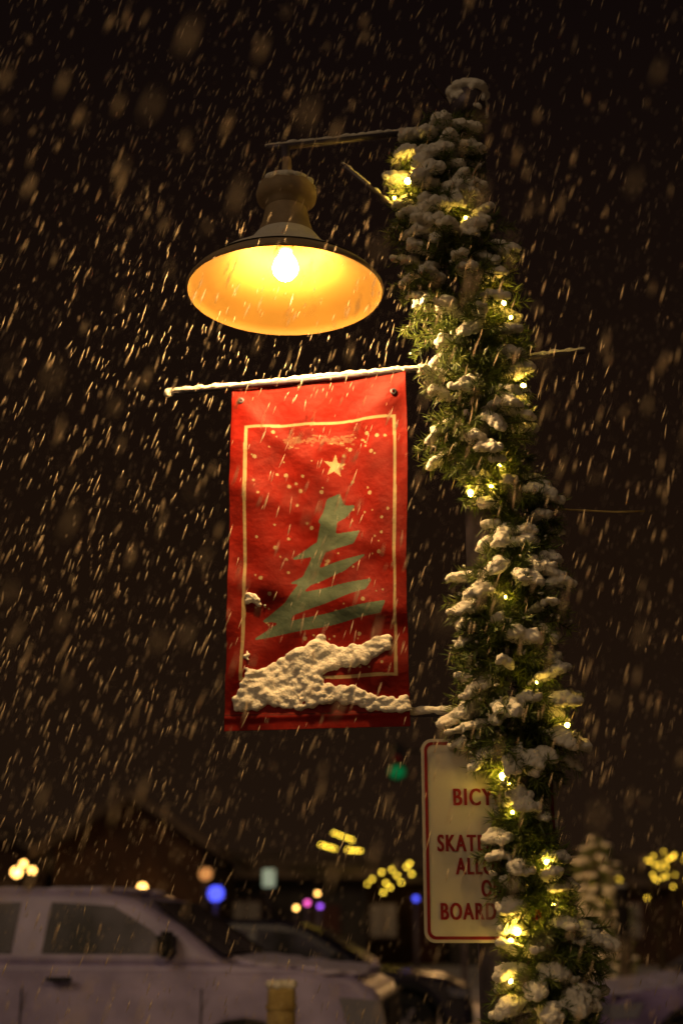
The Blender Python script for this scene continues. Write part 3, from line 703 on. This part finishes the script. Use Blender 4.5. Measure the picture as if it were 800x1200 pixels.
lantern(540,985,25.5,.12,M_fillglow,"added warm globe lamp hidden behind the sign to light the ground",post=True,name="globe_lamp",cat="lamp",group="lamps across the street")  # second added lamp, concealed by the sign, brightens the distant ground
p=P(315,1029,38); E=empty("light_box_sign",(p.x,p.y,0),"small pale lit sign box on a post","sign")
o=box("sign_box",(p.x-.17,p.y-.08,p.z-.24),(p.x+.17,p.y+.08,p.z+.24),E_wh,.02); wparent(o,E)
o=box("sign_post",(p.x-.04,p.y-.04,0),(p.x+.04,p.y+.04,p.z-.24),M_pole); wparent(o,E)
def fairy_string(label,pts,Y,r,m,name="string_lights"):
    q=[P(a,b,Y) for a,b in pts]; E=empty(name,(q[0].x,Y,q[0].z),label,"string lights",group="yellow string lights on distant eaves")
    V,Fc=ICO1; key="bulb%g"%r+m.name
    o0=fast_mesh(key,V*r,Fc,m,True); me=o0.data; bpy.data.objects.remove(o0)
    for p in q:
        o=bpy.data.objects.new("glowing_bulb",me); col.objects.link(o); o.location=p; o.parent=E; o.matrix_parent_inverse=Matrix.Translation(-E.location)
    o=tube("light_cable",[p+Vector((0,0.03,.03)) for p in q],.012,M_wire,6); wparent(o,E)
for a in ([(376+i*3.2,990+i*.9) for i in range(6)],[(391+i*3.6,976+i*1.4) for i in range(7)],[(407+i*3,996+.2*i) for i in range(6)]):
    fairy_string("row of yellow lights strung along a roof edge",a,45,.034,E_ye)
fairy_string("yellow fairy lights strung on a distant shop front",[(430,1036),(436,1030),(447,1022),(452,1035),(449,1046),(459,1019),(465,1026),(457,1040),(470,1034),(476,1016),(482,1024),(480,1012)],50,.046,E_ye)
p=P(465,905,46); E=empty("traffic_light",(p.x+4.6,p.y,0),"traffic light showing green on a long mast arm","traffic light")
o=tube("mast_pole",[(p.x+4.6,p.y,0),(p.x+4.6,p.y,p.z+.7)],[.12,.09],M_plastic,14); wparent(o,E)
o=tube("mast_arm",[(p.x+4.6,p.y,p.z+.65),(p.x,p.y,p.z+.75)],[.07,.05],M_plastic,10); wparent(o,E)
o=box("signal_housing",(p.x-.25,p.y-.1,p.z-.3),(p.x+.25,p.y+.15,p.z+1.0),M_plastic,.03); wparent(o,E)
V,Fc=stamp(ICO2,[(p.x,p.y-.12,p.z)],[np.diag([.30,.06,.24])]); o=fast_mesh("green_lens",V,Fc,E_gr,True); wparent(o,E)
V,Fc=stamp(ICO2,[(p.x,p.y-.12,p.z+.45)],[np.diag([.14,.05,.14])]); o=fast_mesh("amber_lens",V,Fc,M_tail,True); wparent(o,E)

# ---------------------------------------------------------------- snowy conifer & lit tree
def conifer(px,topy,Y,wid,label):
    b=P(px,1080,Y); zt=P(px,topy,Y).z; E=empty("conifer_tree",(b.x,Y,0),label,"tree",group="trees across the street")
    o=tube("trunk",[(b.x,Y,0),(b.x,Y,zt*.98)],[.09,.015],M_stem,10); wparent(o,E)
    V=[];Fs=[];cs=[];ms=[]
    tiers=11
    for t in range(tiers):
        rr=wid*(1-t/tiers)**.45+.14
        nb_=max(6,int(14*(1-t/tiers))+5)
        for k_ in range(nb_):
            z=zt*(.12+.86*t/tiers)+random.gauss(0,.07)
            a=6.283*k_/nb_+random.random()*.6; dx,dy=math.cos(a),math.sin(a); L=rr*random.uniform(.6,1.15)
            for m_ in range(46):
                q=random.random()**.8; p=Vector((b.x+dx*L*q,Y+dy*L*q,z-.30*L*q+.06*random.gauss(0,1)))
                d=Vector((dx+random.gauss(0,.6),dy+random.gauss(0,.6),random.gauss(-.2,.4))).normalized()*.12; w_=d.orthogonal().normalized()*.012
                b0=len(V); V+=[p-w_,p+w_,p+d]; Fs.append((b0,b0+1,b0+2))
            for m_ in range(3):
                q=.5+.2*m_; s_=random.uniform(.03,.06); cs.append((b.x+dx*L*q,Y+dy*L*q,z-.30*L*q+.06)); ms.append(np.diag([s_*1.8,s_*1.8,s_*.6]))
    o=fast_mesh("crown",[v[:] for v in V],Fs,M_needle); wparent(o,E)
    o=snow_blobs("crown_snow",cs,ms,.025,.03,.12); wparent(o,E)
conifer(702,970,25,.60,"small snow laden spruce tree lit by an added warm lamp")
def lit_tree(px,topy,Y,label,nbulb):
    b=P(px,1080,Y); zt=P(px,topy,Y).z; E=empty("bare_tree",(b.x,Y,0),label,"tree",group="trees across the street")
    segs=[]
    def grow(p,d,L,r,lv):
        q=p+d*L; segs.append((p,q,r)); 
        if lv==0: return
        for i in range(3):
            nd=(d+Vector((random.gauss(0,.6),random.gauss(0,.5),random.gauss(.1,.3)))).normalized(); grow(q,nd,L*.68,r*.62,lv-1)
    grow(Vector((b.x,Y,0)),Vector((0,0,1)),zt*.42,.09,4)
    V=[];Fs=[]
    for p,q,r in segs:
        d=(q-p).normalized(); a=d.orthogonal().normalized(); c=d.cross(a); b0=len(V)
        for s_,pp,rr in ((0,p,r),(1,q,r*.65)):
            for k_ in range(5):
                t=6.283*k_/5; V.append(pp+(a*math.cos(t)+c*math.sin(t))*rr)
        for k_ in range(5): Fs.append((b0+k_,b0+(k_+1)%5,b0+5+(k_+1)%5,b0+5+k_))
    o=mesh_obj("trunk",V,Fs,M_stem,True); wparent(o,E)
    sub=segs[4:]; 
    me0=fast_mesh("tb",ICO1[0]*.032,ICO1[1],E_ye2,True); me=me0.data; bpy.data.objects.remove(me0)
    for i in range(nbulb):
        p,q,r=random.choice(sub); pp=p.lerp(q,random.random())+Vector((0,-r-.03,0))
        o=bpy.data.objects.new("fairy_bulb",me); col.objects.link(o); o.location=pp; o.parent=E; o.matrix_parent_inverse=Matrix.Translation(-E.location)
E_ye2=emat("yellow_fairy",(1,.62,.05),4.5)
lit_tree(772,1008,34,"bare tree wrapped in glowing yellow fairy lights",48)
lit_tree(815,1002,33,"bare tree wrapped in glowing yellow fairy lights",48)
cs=[];ms=[]
for i in range(160):
    t=random.random(); cs.append((P(560,1080,24).x+t*9,24+random.gauss(0,.3)+t,.05)); s_=random.uniform(.3,.6); ms.append(np.diag([s_,s_*.8,s_*.7*(.5+.5*math.sin(t*9)**2)]))
o=snow_blobs("snow_bank",cs,ms,.08,.15,.5,material=M_snow_ground); tag(o,"ploughed bank of snow along the street edge","snow bank",kind="structure")
